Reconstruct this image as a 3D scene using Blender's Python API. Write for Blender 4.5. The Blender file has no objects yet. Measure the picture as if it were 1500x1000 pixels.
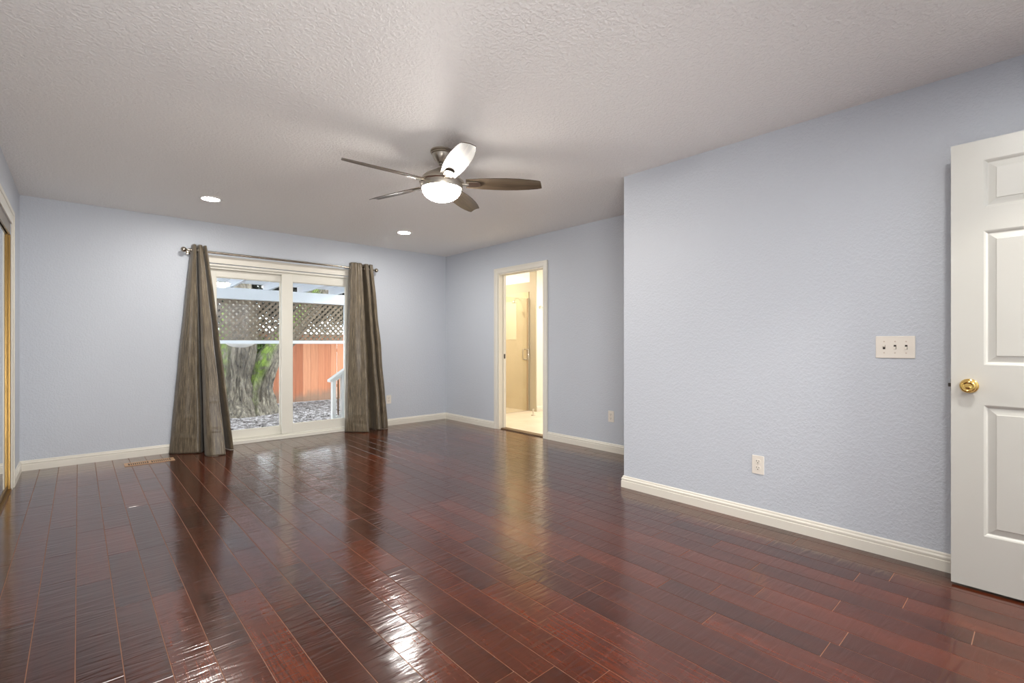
import bpy, bmesh, math, random
from mathutils import Vector, Matrix, noise

random.seed(7)
C = bpy.context.scene.collection
PI = math.pi
R = math.radians

# ------------------------------------------------------------------ camera, world, light, exposure
YAW = 42.05
cd = bpy.data.cameras.new('camera')
cam = bpy.data.objects.new('camera', cd)
C.objects.link(cam)
cam.location = (0, 0, 1.125)
cam.rotation_euler = (R(90), 0, R(-YAW))
cd.sensor_width = 36
cd.lens = 704.0 / 1500 * 36
cd.shift_y = 3.5 / 1500
cd.clip_start = 0.02
bpy.context.scene.camera = cam

sc = bpy.context.scene
sc.view_settings.view_transform = 'Standard'
sc.view_settings.look = 'None'
sc.view_settings.gamma = 1
sc.view_settings.use_curve_mapping = False
sc.view_settings.exposure = 0.38

w = bpy.data.worlds.new('overcast_sky')
sc.world = w
w.use_nodes = True
bg = w.node_tree.nodes['Background']
bg.inputs[0].default_value = (0.86, 0.93, 1.0, 1)
bg.inputs[1].default_value = 6.0

BOWL_E = 92.0        # fan light bowl
CAN_E = 320.0         # recessed lights
HALL_FILL_E = 220.0        # added fill lamp in the unseen hall
BATH_E = 125.0        # bathroom ceiling lamp
SHOWER_E = 150.0

# area light added behind the camera as fill, standing in for a strobe
fl = bpy.data.lights.new('fill_strobe', 'AREA')
fl.shape = 'RECTANGLE'
fl.size, fl.size_y = 1.2, 0.7
fl.energy = 44
fl.spread = R(120)
fl.color = (1.0, 0.985, 0.97)
flo = bpy.data.objects.new('fill_strobe', fl)
C.objects.link(flo)
flo.location = (0.45, -0.40, 0.6)
flo.rotation_euler = (R(90 + 4), 0, R(-17))

# room numbers (metres)
H = 2.44
XL, XN, XR = -0.387, 3.19, 4.12       # left wall, near right wall, far right wall
YB, YJ, YF = 6.06, 2.22, -0.48        # back wall, end of near right wall, entry wall
WT = 0.12

# ------------------------------------------------------------------ materials
def srgb(r, g, b):
    f = lambda c: ((c / 255 + 0.055) / 1.055) ** 2.4 if c / 255 > 0.04045 else c / 255 / 12.92
    return (f(r), f(g), f(b), 1)

def mat(name, col, rough=0.5, metal=0.0, coat=0.0, spec=0.5):
    m = bpy.data.materials.new(name)
    m.use_nodes = True
    p = m.node_tree.nodes['Principled BSDF']
    p.inputs['Base Color'].default_value = col
    p.inputs['Roughness'].default_value = rough
    p.inputs['Metallic'].default_value = metal
    p.inputs['Coat Weight'].default_value = coat
    p.inputs['Specular IOR Level'].default_value = spec
    return m, m.node_tree, p

def nd(nt, typ, **kw):
    n = nt.nodes.new(typ)
    for k, v in kw.items():
        if k.startswith('i_'):
            n.inputs[k[2:].replace('_', ' ')].default_value = v
        else:
            setattr(n, k, v)
    return n

def coords(nt, scale=(1, 1, 1), kind='Object'):
    t = nd(nt, 'ShaderNodeTexCoord')
    mp = nd(nt, 'ShaderNodeMapping')
    mp.inputs['Scale'].default_value = scale
    nt.links.new(t.outputs[kind], mp.inputs[0])
    return mp.outputs[0]

def ramp(nt, src, stops):
    r = nd(nt, 'ShaderNodeValToRGB')
    e = r.color_ramp.elements
    e[0].position, e[0].color = stops[0]
    e[1].position, e[1].color = stops[-1]
    for p, c in stops[1:-1]:
        x = e.new(p)
        x.color = c
    nt.links.new(src, r.inputs[0])
    return r.outputs[0]

def bump(nt, p, h, strength, dist, prev=None):
    b = nd(nt, 'ShaderNodeBump')
    b.inputs['Strength'].default_value = strength
    b.inputs['Distance'].default_value = dist
    nt.links.new(h, b.inputs['Height'])
    if prev is not None:
        nt.links.new(prev, b.inputs['Normal'])
    nt.links.new(b.outputs[0], p.inputs['Normal'])
    return b.outputs[0]

def noisy(nt, vec, scale, detail=2, rough=0.5, dist=0.0):
    n = nd(nt, 'ShaderNodeTexNoise')
    n.inputs['Scale'].default_value = scale
    n.inputs['Detail'].default_value = detail
    n.inputs['Roughness'].default_value = rough
    n.inputs['Distortion'].default_value = dist
    nt.links.new(vec, n.inputs['Vector'])
    return n.outputs['Fac']

def wall_paint(name, col, scale=62, st=0.35, dist=0.004, rough=0.42, spec=0.5):
    m, nt, p = mat(name, col, rough, spec=spec)
    v = coords(nt)
    a = noisy(nt, v, scale, 3, 0.55, 0.4)
    r = ramp(nt, a, [(0.42, (0, 0, 0, 1)), (0.62, (1, 1, 1, 1))])
    b1 = bump(nt, p, r, st, dist)
    return m

M = {}
M['wall'] = wall_paint('pale_blue_orange_peel_paint', srgb(198, 203, 211), 72, 0.35, 0.003)
M['ceiling'] = wall_paint('warm_white_textured_ceiling_paint', srgb(242, 239, 235), 62, 0.5, 0.006, 0.42, 0.4)
M['trim'] = mat('cream_semi_gloss_trim_paint', srgb(228, 223, 211), 0.3)[0]
M['vinyl'] = mat('white_vinyl', srgb(226, 223, 212), 0.35)[0]
M['door'] = mat('off_white_door_paint', srgb(203, 202, 195), 0.35)[0]
M['plate'] = mat('ivory_plastic', srgb(232, 225, 214), 0.3)[0]
M['slot'] = mat('dark_slot', srgb(50, 42, 36), 0.6)[0]
M['screw'] = mat('ivory_screw', srgb(205, 190, 176), 0.35)[0]
M['brass'] = mat('polished_brass', (0.78, 0.52, 0.16, 1), 0.14, 1.0)[0]
M['dull_brass'] = mat('aged_brass', (0.30, 0.20, 0.09, 1), 0.35, 1.0)[0]
M['gold'] = mat('gold_anodised_metal', (0.26, 0.16, 0.055, 1), 0.42, 1.0)[0]
M['fascia'] = mat('brushed_champagne_metal', (0.36, 0.31, 0.25, 1), 0.4, 1.0)[0]
M['nickel'] = mat('brushed_nickel', (0.50, 0.45, 0.38, 1), 0.30, 1.0)[0]
M['rod'] = mat('satin_nickel_rod', (0.44, 0.39, 0.32, 1), 0.25, 1.0)[0]
M['chrome'] = mat('chrome', (0.72, 0.70, 0.66, 1), 0.12, 1.0)[0]
M['bronze'] = mat('dark_bronze', srgb(112, 88, 62), 0.45, 0.3)[0]
M['mirror'] = mat('mirror_silvering', (0.82, 0.86, 0.84, 1), 0.02, 1.0)[0]
M['bath_wall'] = mat('warm_white_bath_paint', srgb(240, 235, 222), 0.5)[0]
M['bath_tan'] = mat('taupe_bath_wall', srgb(190, 178, 154), 0.5)[0]  # darker tone than the white wing front, on its side strip and band
M['white'] = mat('white_paint', srgb(235, 234, 230), 0.45)[0]
M['patio'] = mat('pale_lavender_grey_paint', srgb(226, 230, 236), 0.5)[0]
M['concrete'] = mat('stucco', srgb(180, 178, 172), 0.9)[0]

def emit(name, col, strength):
    m = bpy.data.materials.new(name)
    m.use_nodes = True
    nt = m.node_tree
    nt.nodes.remove(nt.nodes['Principled BSDF'])
    e = nd(nt, 'ShaderNodeEmission')
    e.inputs[0].default_value = col
    e.inputs[1].default_value = strength
    nt.links.new(e.outputs[0], nt.nodes['Material Output'].inputs[0])
    return m
M['bowl'] = emit('lit_frosted_bowl', (1.0, 0.95, 0.88, 1), BOWL_E)
M['can'] = emit('lit_recessed_lens', (1.0, 0.97, 0.92, 1), CAN_E)
M['hall_fill_lamp'] = emit('hall_fill_lens', (1.0, 0.95, 0.88, 1), HALL_FILL_E)
M['bath_lamp'] = emit('lit_bath_lens', (1.0, 0.96, 0.90, 1), BATH_E)
M['shower_lamp'] = emit('lit_shower_lens', (1.0, 0.93, 0.82, 1), SHOWER_E)

def pane(name, tint, refl=1.0, haze=None):
    m = bpy.data.materials.new(name)
    m.use_nodes = True
    nt = m.node_tree
    nt.nodes.remove(nt.nodes['Principled BSDF'])
    t = nd(nt, 'ShaderNodeBsdfTransparent')
    t.inputs[0].default_value = tint
    g = nd(nt, 'ShaderNodeBsdfGlossy')
    g.inputs['Roughness'].default_value = 0.0
    f = nd(nt, 'ShaderNodeFresnel')
    f.inputs[0].default_value = 1.62
    mx = nd(nt, 'ShaderNodeMixShader')
    base = t.outputs[0]
    if haze:
        d = nd(nt, 'ShaderNodeBsdfDiffuse')
        d.inputs[0].default_value = haze[0]
        m0 = nd(nt, 'ShaderNodeMixShader')
        m0.inputs[0].default_value = haze[1]
        nt.links.new(t.outputs[0], m0.inputs[1])
        nt.links.new(d.outputs[0], m0.inputs[2])
        base = m0.outputs[0]
    ge = nd(nt, 'ShaderNodeNewGeometry')      # reflect once, on the face turned to the ray
    iv = nd(nt, 'ShaderNodeMath', operation='SUBTRACT')
    iv.inputs[0].default_value = 1.0
    nt.links.new(ge.outputs['Backfacing'], iv.inputs[1])
    fm = nd(nt, 'ShaderNodeMath', operation='MULTIPLY')
    nt.links.new(f.outputs[0], fm.inputs[0]); nt.links.new(iv.outputs[0], fm.inputs[1])
    nt.links.new(fm.outputs[0], mx.inputs[0])
    nt.links.new(base, mx.inputs[1])
    nt.links.new(g.outputs[0], mx.inputs[2])
    nt.links.new(mx.outputs[0], nt.nodes['Material Output'].inputs[0])
    return m
M['glass'] = pane('clear_window_glass', (0.97, 0.98, 0.97, 1))
M['shower_glass'] = pane('clear_shower_glass', (0.95, 0.95, 0.92, 1), haze=((0.8, 0.72, 0.55, 1), 0.12))

def floor_mat():
    m, nt, p = mat('hand_scraped_mahogany_planks', (0.05, 0.02, 0.01, 1), 0.2)
    at = nd(nt, 'ShaderNodeAttribute', attribute_name='tone')
    sep = nd(nt, 'ShaderNodeSeparateColor')
    nt.links.new(at.outputs['Color'], sep.inputs[0])
    tc = nd(nt, 'ShaderNodeTexCoord')
    # each plank gets its own piece of the grain
    off = nd(nt, 'ShaderNodeCombineXYZ')
    mul = nd(nt, 'ShaderNodeMath', operation='MULTIPLY')
    mul.inputs[1].default_value = 37.0
    nt.links.new(sep.outputs[1], mul.inputs[0])
    nt.links.new(mul.outputs[0], off.inputs[1])
    nt.links.new(mul.outputs[0], off.inputs[2])
    add = nd(nt, 'ShaderNodeVectorMath', operation='ADD')
    nt.links.new(tc.outputs['Object'], add.inputs[0])
    nt.links.new(off.outputs[0], add.inputs[1])
    def mapped(s):
        mp = nd(nt, 'ShaderNodeMapping')
        mp.inputs['Scale'].default_value = s
        nt.links.new(add.outputs[0], mp.inputs[0])
        return mp.outputs[0]
    grain = noisy(nt, mapped((62, 2.6, 1)), 1.0, 6, 0.65, 1.4)
    blotch = noisy(nt, mapped((11, 4.5, 1)), 1.0, 3, 0.5, 0.8)
    tone = ramp(nt, sep.outputs[0], [(0.0, srgb(64, 26, 10)), (0.35, srgb(73, 30, 11)), (0.7, srgb(83, 34, 13)), (1.0, srgb(97, 41, 16))])
    g2 = ramp(nt, grain, [(0.3, (0.30, 0.28, 0.27, 1)), (0.7, (1.5, 1.5, 1.5, 1))])
    b2 = ramp(nt, blotch, [(0.28, (0.48, 0.45, 0.45, 1)), (0.6, (1.08, 1.08, 1.08, 1))])
    m1 = nd(nt, 'ShaderNodeMix', data_type='RGBA', blend_type='MULTIPLY')
    m1.inputs[0].default_value = 0.75
    nt.links.new(tone, m1.inputs[6]); nt.links.new(g2, m1.inputs[7])
    m2 = nd(nt, 'ShaderNodeMix', data_type='RGBA', blend_type='MULTIPLY')
    m2.inputs[0].default_value = 0.5
    nt.links.new(m1.outputs[2], m2.inputs[6]); nt.links.new(b2, m2.inputs[7])
    nt.links.new(m2.outputs[2], p.inputs['Base Color'])
    # gloss varies a little with the wood
    rg = nd(nt, 'ShaderNodeMapRange')
    rg.inputs['To Min'].default_value = 0.13
    rg.inputs['To Max'].default_value = 0.24
    nt.links.new(blotch, rg.inputs[0])
    nt.links.new(rg.outputs[0], p.inputs['Roughness'])
    p.inputs['IOR'].default_value = 1.48
    p.inputs['Coat Weight'].default_value = 0.42
    p.inputs['Coat Roughness'].default_value = 0.085
    # scraped ripples run across the plank, fine grain along it
    # (gathered in patches, so most of a board stays nearly flat)
    rip = noisy(nt, mapped((4.0, 27.0, 1)), 1.0, 2, 0.45, 1.2)
    patch = noisy(nt, mapped((6.0, 1.7, 1)), 1.0, 1, 0.5)
    pm = ramp(nt, patch, [(0.36, (0.55, 0.55, 0.55, 1)), (0.6, (1, 1, 1, 1))])
    ms = nd(nt, 'ShaderNodeMath', operation='MULTIPLY')
    nt.links.new(rip, ms.inputs[0]); nt.links.new(pm, ms.inputs[1])
    b1 = bump(nt, p, ms.outputs[0], 0.34, 0.007)
    bump(nt, p, grain, 0.03, 0.002, b1)
    nt.links.new(b1, p.inputs['Coat Normal'])
    return m
M['planks'] = floor_mat()
M['seam'] = mat('dusty_plank_seam', srgb(140, 104, 84), 0.8)[0]

def curtain_mat():
    m, nt, p = mat('slubbed_bronze_curtain_cloth', (0.1, 0.09, 0.07, 1), 0.42)
    t = nd(nt, 'ShaderNodeTexCoord')
    def mp(s):
        q = nd(nt, 'ShaderNodeMapping')
        q.inputs['Scale'].default_value = s
        nt.links.new(t.outputs['UV'], q.inputs[0])
        return q.outputs[0]
    streak = noisy(nt, mp((130, 5, 1)), 1.0, 4, 0.75)
    weft = noisy(nt, mp((40, 160, 1)), 1.0, 2, 0.5)
    c = ramp(nt, streak, [(0.34, srgb(58, 49, 38)), (0.5, srgb(100, 88, 70)), (0.68, srgb(154, 139, 114))])
    c2 = ramp(nt, weft, [(0.3, (0.75, 0.75, 0.75, 1)), (0.7, (1.1, 1.1, 1.1, 1))])
    mx = nd(nt, 'ShaderNodeMix', data_type='RGBA', blend_type='MULTIPLY')
    mx.inputs[0].default_value = 0.7
    nt.links.new(c, mx.inputs[6]); nt.links.new(c2, mx.inputs[7])
    nt.links.new(mx.outputs[2], p.inputs['Base Color'])
    p.inputs['Sheen Weight'].default_value = 0.15
    p.inputs['Specular IOR Level'].default_value = 0.55
    b = bump(nt, p, streak, 0.25, 0.002)
    bump(nt, p, weft, 0.2, 0.001, b)
    return m
M['curtain'] = curtain_mat()

def blade_mat():
    m, nt, p = mat('grey_brown_wood_blade', (0.2, 0.16, 0.12, 1), 0.38)
    g = noisy(nt, coords(nt, (3, 45, 45)), 1.0, 4, 0.6, 0.8)
    c = ramp(nt, g, [(0.3, srgb(62, 51, 40)), (0.7, srgb(98, 84, 68))])
    nt.links.new(c, p.inputs['Base Color'])
    return m
M['blade'] = blade_mat()

def bark_mat():
    m, nt, p = mat('mossy_oak_bark', (0.1, 0.09, 0.07, 1), 0.9)
    v = coords(nt)
    n1 = noisy(nt, coords(nt, (14, 14, 4)), 1.0, 5, 0.65, 1.2)
    c = ramp(nt, n1, [(0.32, srgb(46, 41, 35)), (0.52, srgb(98, 90, 78)), (0.7, srgb(138, 130, 114))])
    at = nd(nt, 'ShaderNodeAttribute', attribute_name='moss')
    mo = noisy(nt, v, 7.0, 4, 0.6)
    mc = ramp(nt, mo, [(0.35, srgb(46, 64, 26)), (0.65, srgb(112, 132, 48))])
    mm = nd(nt, 'ShaderNodeMath', operation='MULTIPLY')
    nt.links.new(at.outputs['Fac'], mm.inputs[0])
    k = ramp(nt, mo, [(0.36, (0.15, 0.15, 0.15, 1)), (0.5, (1, 1, 1, 1))])
    nt.links.new(k, mm.inputs[1])
    mx = nd(nt, 'ShaderNodeMix', data_type='RGBA')
    nt.links.new(mm.outputs[0], mx.inputs[0])
    nt.links.new(c, mx.inputs[6]); nt.links.new(mc, mx.inputs[7])
    nt.links.new(mx.outputs[2], p.inputs['Base Color'])
    bump(nt, p, n1, 0.9, 0.05)
    return m
M['bark'] = bark_mat()

def cedar_mat():
    m, nt, p = mat('orange_cedar_fence_boards', (0.5, 0.25, 0.12, 1), 0.8)
    at = nd(nt, 'ShaderNodeAttribute', attribute_name='tone')
    g = noisy(nt, coords(nt, (35, 35, 1.6)), 1.0, 4, 0.6, 0.7)
    kn = noisy(nt, coords(nt, (9, 9, 5)), 1.0, 2)
    c = ramp(nt, at.outputs['Fac'], [(0, srgb(162, 96, 64)), (0.5, srgb(178, 114, 80)), (1, srgb(192, 134, 100))])
    g2 = ramp(nt, g, [(0.3, (0.72, 0.68, 0.64, 1)), (0.65, (1.05, 1.05, 1.05, 1))])
    k2 = ramp(nt, kn, [(0.70, (1, 1, 1, 1)), (0.78, (0.45, 0.35, 0.3, 1))])
    mx = nd(nt, 'ShaderNodeMix', data_type='RGBA', blend_type='MULTIPLY'); mx.inputs[0].default_value = 0.8
    nt.links.new(c, mx.inputs[6]); nt.links.new(g2, mx.inputs[7])
    m2 = nd(nt, 'ShaderNodeMix', data_type='RGBA', blend_type='MULTIPLY'); m2.inputs[0].default_value = 0.8
    nt.links.new(mx.outputs[2], m2.inputs[6]); nt.links.new(k2, m2.inputs[7])
    # weathered grey foot of the boards
    v = nd(nt, 'ShaderNodeTexCoord'); s = nd(nt, 'ShaderNodeSeparateXYZ')
    nt.links.new(v.outputs['Object'], s.inputs[0])
    ad = nd(nt, 'ShaderNodeMath', operation='ADD')
    n3 = noisy(nt, coords(nt, (6, 6, 2)), 1.0, 3)
    sc_ = nd(nt, 'ShaderNodeMath', operation='MULTIPLY_ADD'); sc_.inputs[1].default_value = 0.5; sc_.inputs[2].default_value = -0.25
    nt.links.new(n3, sc_.inputs[0])
    nt.links.new(s.outputs['Z'], ad.inputs[0]); nt.links.new(sc_.outputs[0], ad.inputs[1])
    wz = nd(nt, 'ShaderNodeMapRange'); wz.inputs['From Min'].default_value = 0.12; wz.inputs['From Max'].default_value = 0.34
    wz.inputs['To Min'].default_value = 0.8; wz.inputs['To Max'].default_value = 0.0
    nt.links.new(ad.outputs[0], wz.inputs[0])
    m3 = nd(nt, 'ShaderNodeMix', data_type='RGBA')
    nt.links.new(wz.outputs[0], m3.inputs[0]); nt.links.new(m2.outputs[2], m3.inputs[6])
    m3.inputs[7].default_value = srgb(120, 100, 84)
    nt.links.new(m3.outputs[2], p.inputs['Base Color'])
    bump(nt, p, g, 0.3, 0.004)
    return m
M['cedar'] = cedar_mat()

def simple_noise_mat(name, stops, scale, rough=0.8, b=0.4, bd=0.01, sc3=(1, 1, 1)):
    m, nt, p = mat(name, (0.3, 0.3, 0.3, 1), rough)
    n = noisy(nt, coords(nt, sc3), scale, 4, 0.6)
    nt.links.new(ramp(nt, n, stops), p.inputs['Base Color'])
    bump(nt, p, n, b, bd)
    return m
M['soil'] = simple_noise_mat('damp_mulch_soil', [(0.35, srgb(52, 47, 46)), (0.65, srgb(100, 94, 92))], 22, 0.9, 0.8, 0.04)
M['lattice'] = simple_noise_mat('weathered_grey_brown_lattice_wood', [(0.3, srgb(104, 92, 78)), (0.7, srgb(150, 134, 114))], 14, 0.85, 0.2, 0.003)
M['tile'] = simple_noise_mat('honed_cream_floor_tile', [(0.3, srgb(222, 206, 182)), (0.7, srgb(236, 223, 202))], 3, 0.35, 0.02, 0.002)
M['shower_tile'] = simple_noise_mat('beige_shower_tile', [(0.3, srgb(206, 184, 146)), (0.7, srgb(222, 202, 166))], 2.5, 0.3, 0.02, 0.002)
M['leaf'] = simple_noise_mat('green_leaves', [(0.3, srgb(38, 60, 26)), (0.7, srgb(104, 132, 54))], 3, 0.6, 0.1, 0.002)
M['darkleaf'] = simple_noise_mat('dark_oak_leaves', [(0.3, srgb(12, 16, 9)), (0.7, srgb(32, 38, 20))], 3, 0.6, 0.1, 0.002)
M['chip'] = simple_noise_mat('grey_brown_mulch_chips', [(0.35, srgb(60, 54, 52)), (0.5, srgb(100, 94, 92)), (0.66, srgb(150, 146, 146))], 9, 0.85, 0.2, 0.003)
def roof_mat():
    m, nt, p = mat('translucent_white_patio_roofing', srgb(228, 232, 234), 0.6)
    t = nd(nt, 'ShaderNodeBsdfTranslucent')  # translucency added so sky light through the roof brightens the floor glare
    t.inputs[0].default_value = (0.42, 0.43, 0.45, 1)
    mx = nd(nt, 'ShaderNodeMixShader')
    mx.inputs[0].default_value = 0.5
    nt.links.new(p.outputs[0], mx.inputs[1]); nt.links.new(t.outputs[0], mx.inputs[2])
    nt.links.new(mx.outputs[0], nt.nodes['Material Output'].inputs[0])
    return m
M['roof'] = roof_mat()

# ------------------------------------------------------------------ mesh helpers
def box(bm, x0, x1, y0, y1, z0, z1, mi=0):
    v = [bm.verts.new(c) for c in ((x0, y0, z0), (x1, y0, z0), (x1, y1, z0), (x0, y1, z0), (x0, y0, z1), (x1, y0, z1), (x1, y1, z1), (x0, y1, z1))]
    fs = []
    for i in ((0, 3, 2, 1), (4, 5, 6, 7), (0, 1, 5, 4), (1, 2, 6, 5), (2, 3, 7, 6), (3, 0, 4, 7)):
        f = bm.faces.new([v[k] for k in i]); f.material_index = mi; fs.append(f)
    return v, fs

def bx(*a):
    bm = bmesh.new()
    box(bm, *a)
    return bm

def lathe(bm, prof, seg=40, mtx=None, mi=0, cap=True):
    rings = []
    for r_, z in prof:
        if r_ < 1e-6:
            rings.append([bm.verts.new((0, 0, z))])
        else:
            rings.append([bm.verts.new((r_ * math.cos(2 * PI * k / seg), r_ * math.sin(2 * PI * k / seg), z)) for k in range(seg)])
    new = [v for r_ in rings for v in r_]
    for a, b in zip(rings, rings[1:]):
        for k in range(seg):
            k2 = (k + 1) % seg
            if len(a) == 1 and len(b) > 1:
                bm.faces.new((a[0], b[k], b[k2])).material_index = mi
            elif len(b) == 1 and len(a) > 1:
                bm.faces.new((a[k], b[0], a[k2])).material_index = mi
            elif len(a) > 1:
                bm.faces.new((a[k], b[k], b[k2], a[k2])).material_index = mi
    if cap:
        for rr in (rings[0], rings[-1]):
            if len(rr) > 1:
                bm.faces.new(rr).material_index = mi
    if mtx is not None:
        bmesh.ops.transform(bm, matrix=mtx, verts=new)
    return bm

def tube(bm, pts, rad, seg=12, cap=True):
    pts = [Vector(p) for p in pts]
    rads = rad if isinstance(rad, (list, tuple)) else [rad] * len(pts)
    rings = []
    up = None
    for i, p in enumerate(pts):
        t = (pts[min(i + 1, len(pts) - 1)] - pts[max(i - 1, 0)]).normalized()
        if up is None:
            up = Vector((0, 0, 1)) if abs(t.z) < 0.9 else Vector((1, 0, 0))
        s = t.cross(up).normalized()
        up = s.cross(t).normalized()
        rings.append([bm.verts.new(p + rads[i] * (math.cos(2 * PI * k / seg) * s + math.sin(2 * PI * k / seg) * up)) for k in range(seg)])
    for a, b in zip(rings, rings[1:]):
        for k in range(seg):
            bm.faces.new((a[k], a[(k + 1) % seg], b[(k + 1) % seg], b[k]))
    if cap:
        bm.faces.new(rings[0]); bm.faces.new(rings[-1])
    return bm

def torus(bm, c, n, R0, r0, seg=24, s2=8):
    n = Vector(n).normalized()
    a = n.orthogonal().normalized(); b = n.cross(a)
    rings = []
    for i in range(seg):
        d = math.cos(2 * PI * i / seg) * a + math.sin(2 * PI * i / seg) * b
        rings.append([bm.verts.new(Vector(c) + d * (R0 + r0 * math.cos(2 * PI * k / s2)) + n * r0 * math.sin(2 * PI * k / s2)) for k in range(s2)])
    for i in range(seg):
        A, B = rings[i], rings[(i + 1) % seg]
        for k in range(s2):
            bm.faces.new((A[k], B[k], B[(k + 1) % s2], A[(k + 1) % s2]))
    return bm

def sweep(bm, prof, path, inward):
    """profile (out, z) swept along a list of floor points; 'inward' = side normals per point (mitred)"""
    rings = []
    for (x, y), (nx, ny) in zip(path, inward):
        rings.append([bm.verts.new((x + nx * o, y + ny * o, z)) for o, z in prof])
    n = len(prof)
    for a, b in zip(rings, rings[1:]):
        for k in range(n):
            bm.faces.new((a[k], a[(k + 1) % n], b[(k + 1) % n], b[k]))
    bm.faces.new(rings[0]); bm.faces.new(rings[-1])
    return bm

ORIG = {}
def obj(name, bm, m, parent=None, smooth=False, bevel=0, local=False, ang=40, recalc=True):
    if recalc:
        bmesh.ops.recalc_face_normals(bm, faces=bm.faces[:])
    me = bpy.data.meshes.new(name)
    if parent is not None and not local:
        o0 = ORIG.get(parent.name, Vector((0, 0, 0)))
        bmesh.ops.translate(bm, verts=bm.verts[:], vec=-o0)
    bm.to_mesh(me)
    bm.free()
    for mm in (m if isinstance(m, (list, tuple)) else [m]):
        me.materials.append(mm)
    o = bpy.data.objects.new(name, me)
    C.objects.link(o)
    if parent is not None:
        o.parent = parent
        ORIG[o.name] = ORIG.get(parent.name, Vector((0, 0, 0))) if not local else Vector((0, 0, 0))
    if bevel:
        b = o.modifiers.new('bevel', 'BEVEL')
        b.width = bevel; b.segments = 2; b.limit_method = 'ANGLE'; b.angle_limit = R(35)
    if smooth:
        for p in me.polygons:
            p.use_smooth = True
        try:
            me.set_sharp_from_angle(angle=R(ang))
        except Exception:
            pass
    return o

def tag(o, label=None, cat=None, group=None, kind=None):
    if label: o['label'] = label
    if cat: o['category'] = cat
    if group: o['group'] = group
    if kind: o['kind'] = kind
    return o

def thing(name, label, cat, loc=(0, 0, 0), rz=0, group=None, kind=None):
    o = bpy.data.objects.new(name, None)
    o.empty_display_size = 0.1
    C.objects.link(o)
    o.location = loc
    o.rotation_euler = (0, 0, rz)
    ORIG[o.name] = Vector(loc)
    return tag(o, label, cat, group, kind)

def struct(name, bm, m, label, cat, parent=None, **kw):
    return tag(obj(name, bm, m, parent, **kw), label, cat, None, 'structure')

def copy_tree(o, parent=None):
    c = o.copy()
    C.objects.link(c)
    if parent is not None:
        c.parent = parent
    for ch in list(o.children):
        copy_tree(ch, c)
    return c

# ------------------------------------------------------------------ floor
def build_floor():
    rnd = random.Random(11)
    bm = bmesh.new()
    col = bm.loops.layers.float_color.new('tone')
    W = 0.1245
    x0, x1, y0, y1 = XL - 0.06, XR + 0.03, -2.0, YB
    box(bm, x0, x1, y0, y1, -0.08, -0.0012, 1)
    x = -0.0085 - W * 4
    while x < x1:
        xa, xb = max(x, x0), min(x + W, x1)
        y = y0 - rnd.uniform(0, 0.9)
        while y < y1 - 0.005:
            L = rnd.choice((0.45, 0.6, 0.75, 0.9, 1.05, 1.2)) * rnd.uniform(0.85, 1.15)
            ya, yb = max(y, y0), min(y + L, y1)
            if yb - ya > 0.02 and xb - xa > 0.01:
                tone, sd = rnd.random() ** 1.15, rnd.random()
                g, d = 0.0013, 0.0005
                q = [bm.verts.new(c) for c in ((xa + g + d, ya + g + d, 0), (xb - g - d, ya + g + d, 0), (xb - g - d, yb - g - d, 0), (xa + g + d, yb - g - d, 0))]
                o = [bm.verts.new(c) for c in ((xa + g, ya + g, -0.0012), (xb - g, ya + g, -0.0012), (xb - g, yb - g, -0.0012), (xa + g, yb - g, -0.0012))]
                fs = [bm.faces.new(q)] + [bm.faces.new((o[k], o[(k + 1) % 4], q[(k + 1) % 4], q[k])) for k in range(4)]
                for f in fs:
                    for l in f.loops:
                        l[col] = (tone, sd, 0, 1)
            y += L
        x += W
    return struct('floor', bm, [M['planks'], M['seam']], 'dark reddish hand-scraped hardwood plank floor of the bedroom', 'floor', recalc=False)
build_floor()

# ------------------------------------------------------------------ shell
bm = bx(-1.2, XR + WT, -2.1, YB + 0.14, H, H + 0.12)
struct('ceiling', bm, M['ceiling'], 'off-white textured bedroom ceiling carrying the fan and recessed lights', 'ceiling')

WX0, WX1, WZ1 = 1.0, 2.70, 2.02          # patio door opening
bm = bmesh.new()
box(bm, -1.2, WX0, YB, YB + 0.14, -0.45, H)
box(bm, WX1, XR + WT, YB, YB + 0.14, -0.45, H)
box(bm, WX0, WX1, YB, YB + 0.14, WZ1, H)
box(bm, WX0, WX1, YB, YB + 0.14, -0.45, -0.01)
struct('wall_back', bm, M['wall'], 'pale blue wall behind the curtains, holding the patio door', 'wall')

DY0, DY1, DZ = 4.0, 4.84, 2.05           # bathroom doorway
bm = bmesh.new()
box(bm, XR, XR + WT, DY1, YB, 0, H)
box(bm, XR, XR + WT, YJ - 0.12, DY0, 0, H)
box(bm, XR, XR + WT, DY0, DY1, DZ, H)
struct('wall_right', bm, M['wall'], 'pale blue far right wall with the bathroom doorway', 'wall')

bm = bmesh.new()
box(bm, XN, XN + WT, YF - WT, YJ, 0, H)
box(bm, XN + WT, XR, YJ - WT, YJ, 0, H)
struct('wall_right_near', bm, M['wall'], 'pale blue near right wall with the light switch and one outlet', 'wall')

CY0, CY1, CZ = 2.9, 5.335, 2.05           # closet opening
bm = bmesh.new()
box(bm, XL - WT, XL, CY1, YB, 0, H)
box(bm, XL - WT, XL, YF - WT, CY0, 0, H)
box(bm, XL - WT, XL, CY0, CY1, CZ, H)
box(bm, -1.2, -1.1, CY0 - 0.3, YB, -0.08, H)
box(bm, -1.2, XL - WT, CY0 - 0.3, CY0 - 0.2, -0.08, H)
box(bm, -1.2, XL - WT, YB - 0.1, YB, -0.08, H)
box(bm, -1.1, XL - 0.06, CY0 - 0.2, YB - 0.1, -0.08, -0.001)
struct('wall_left', bm, M['wall'], 'pale blue left wall with the mirrored closet', 'wall')

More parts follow.
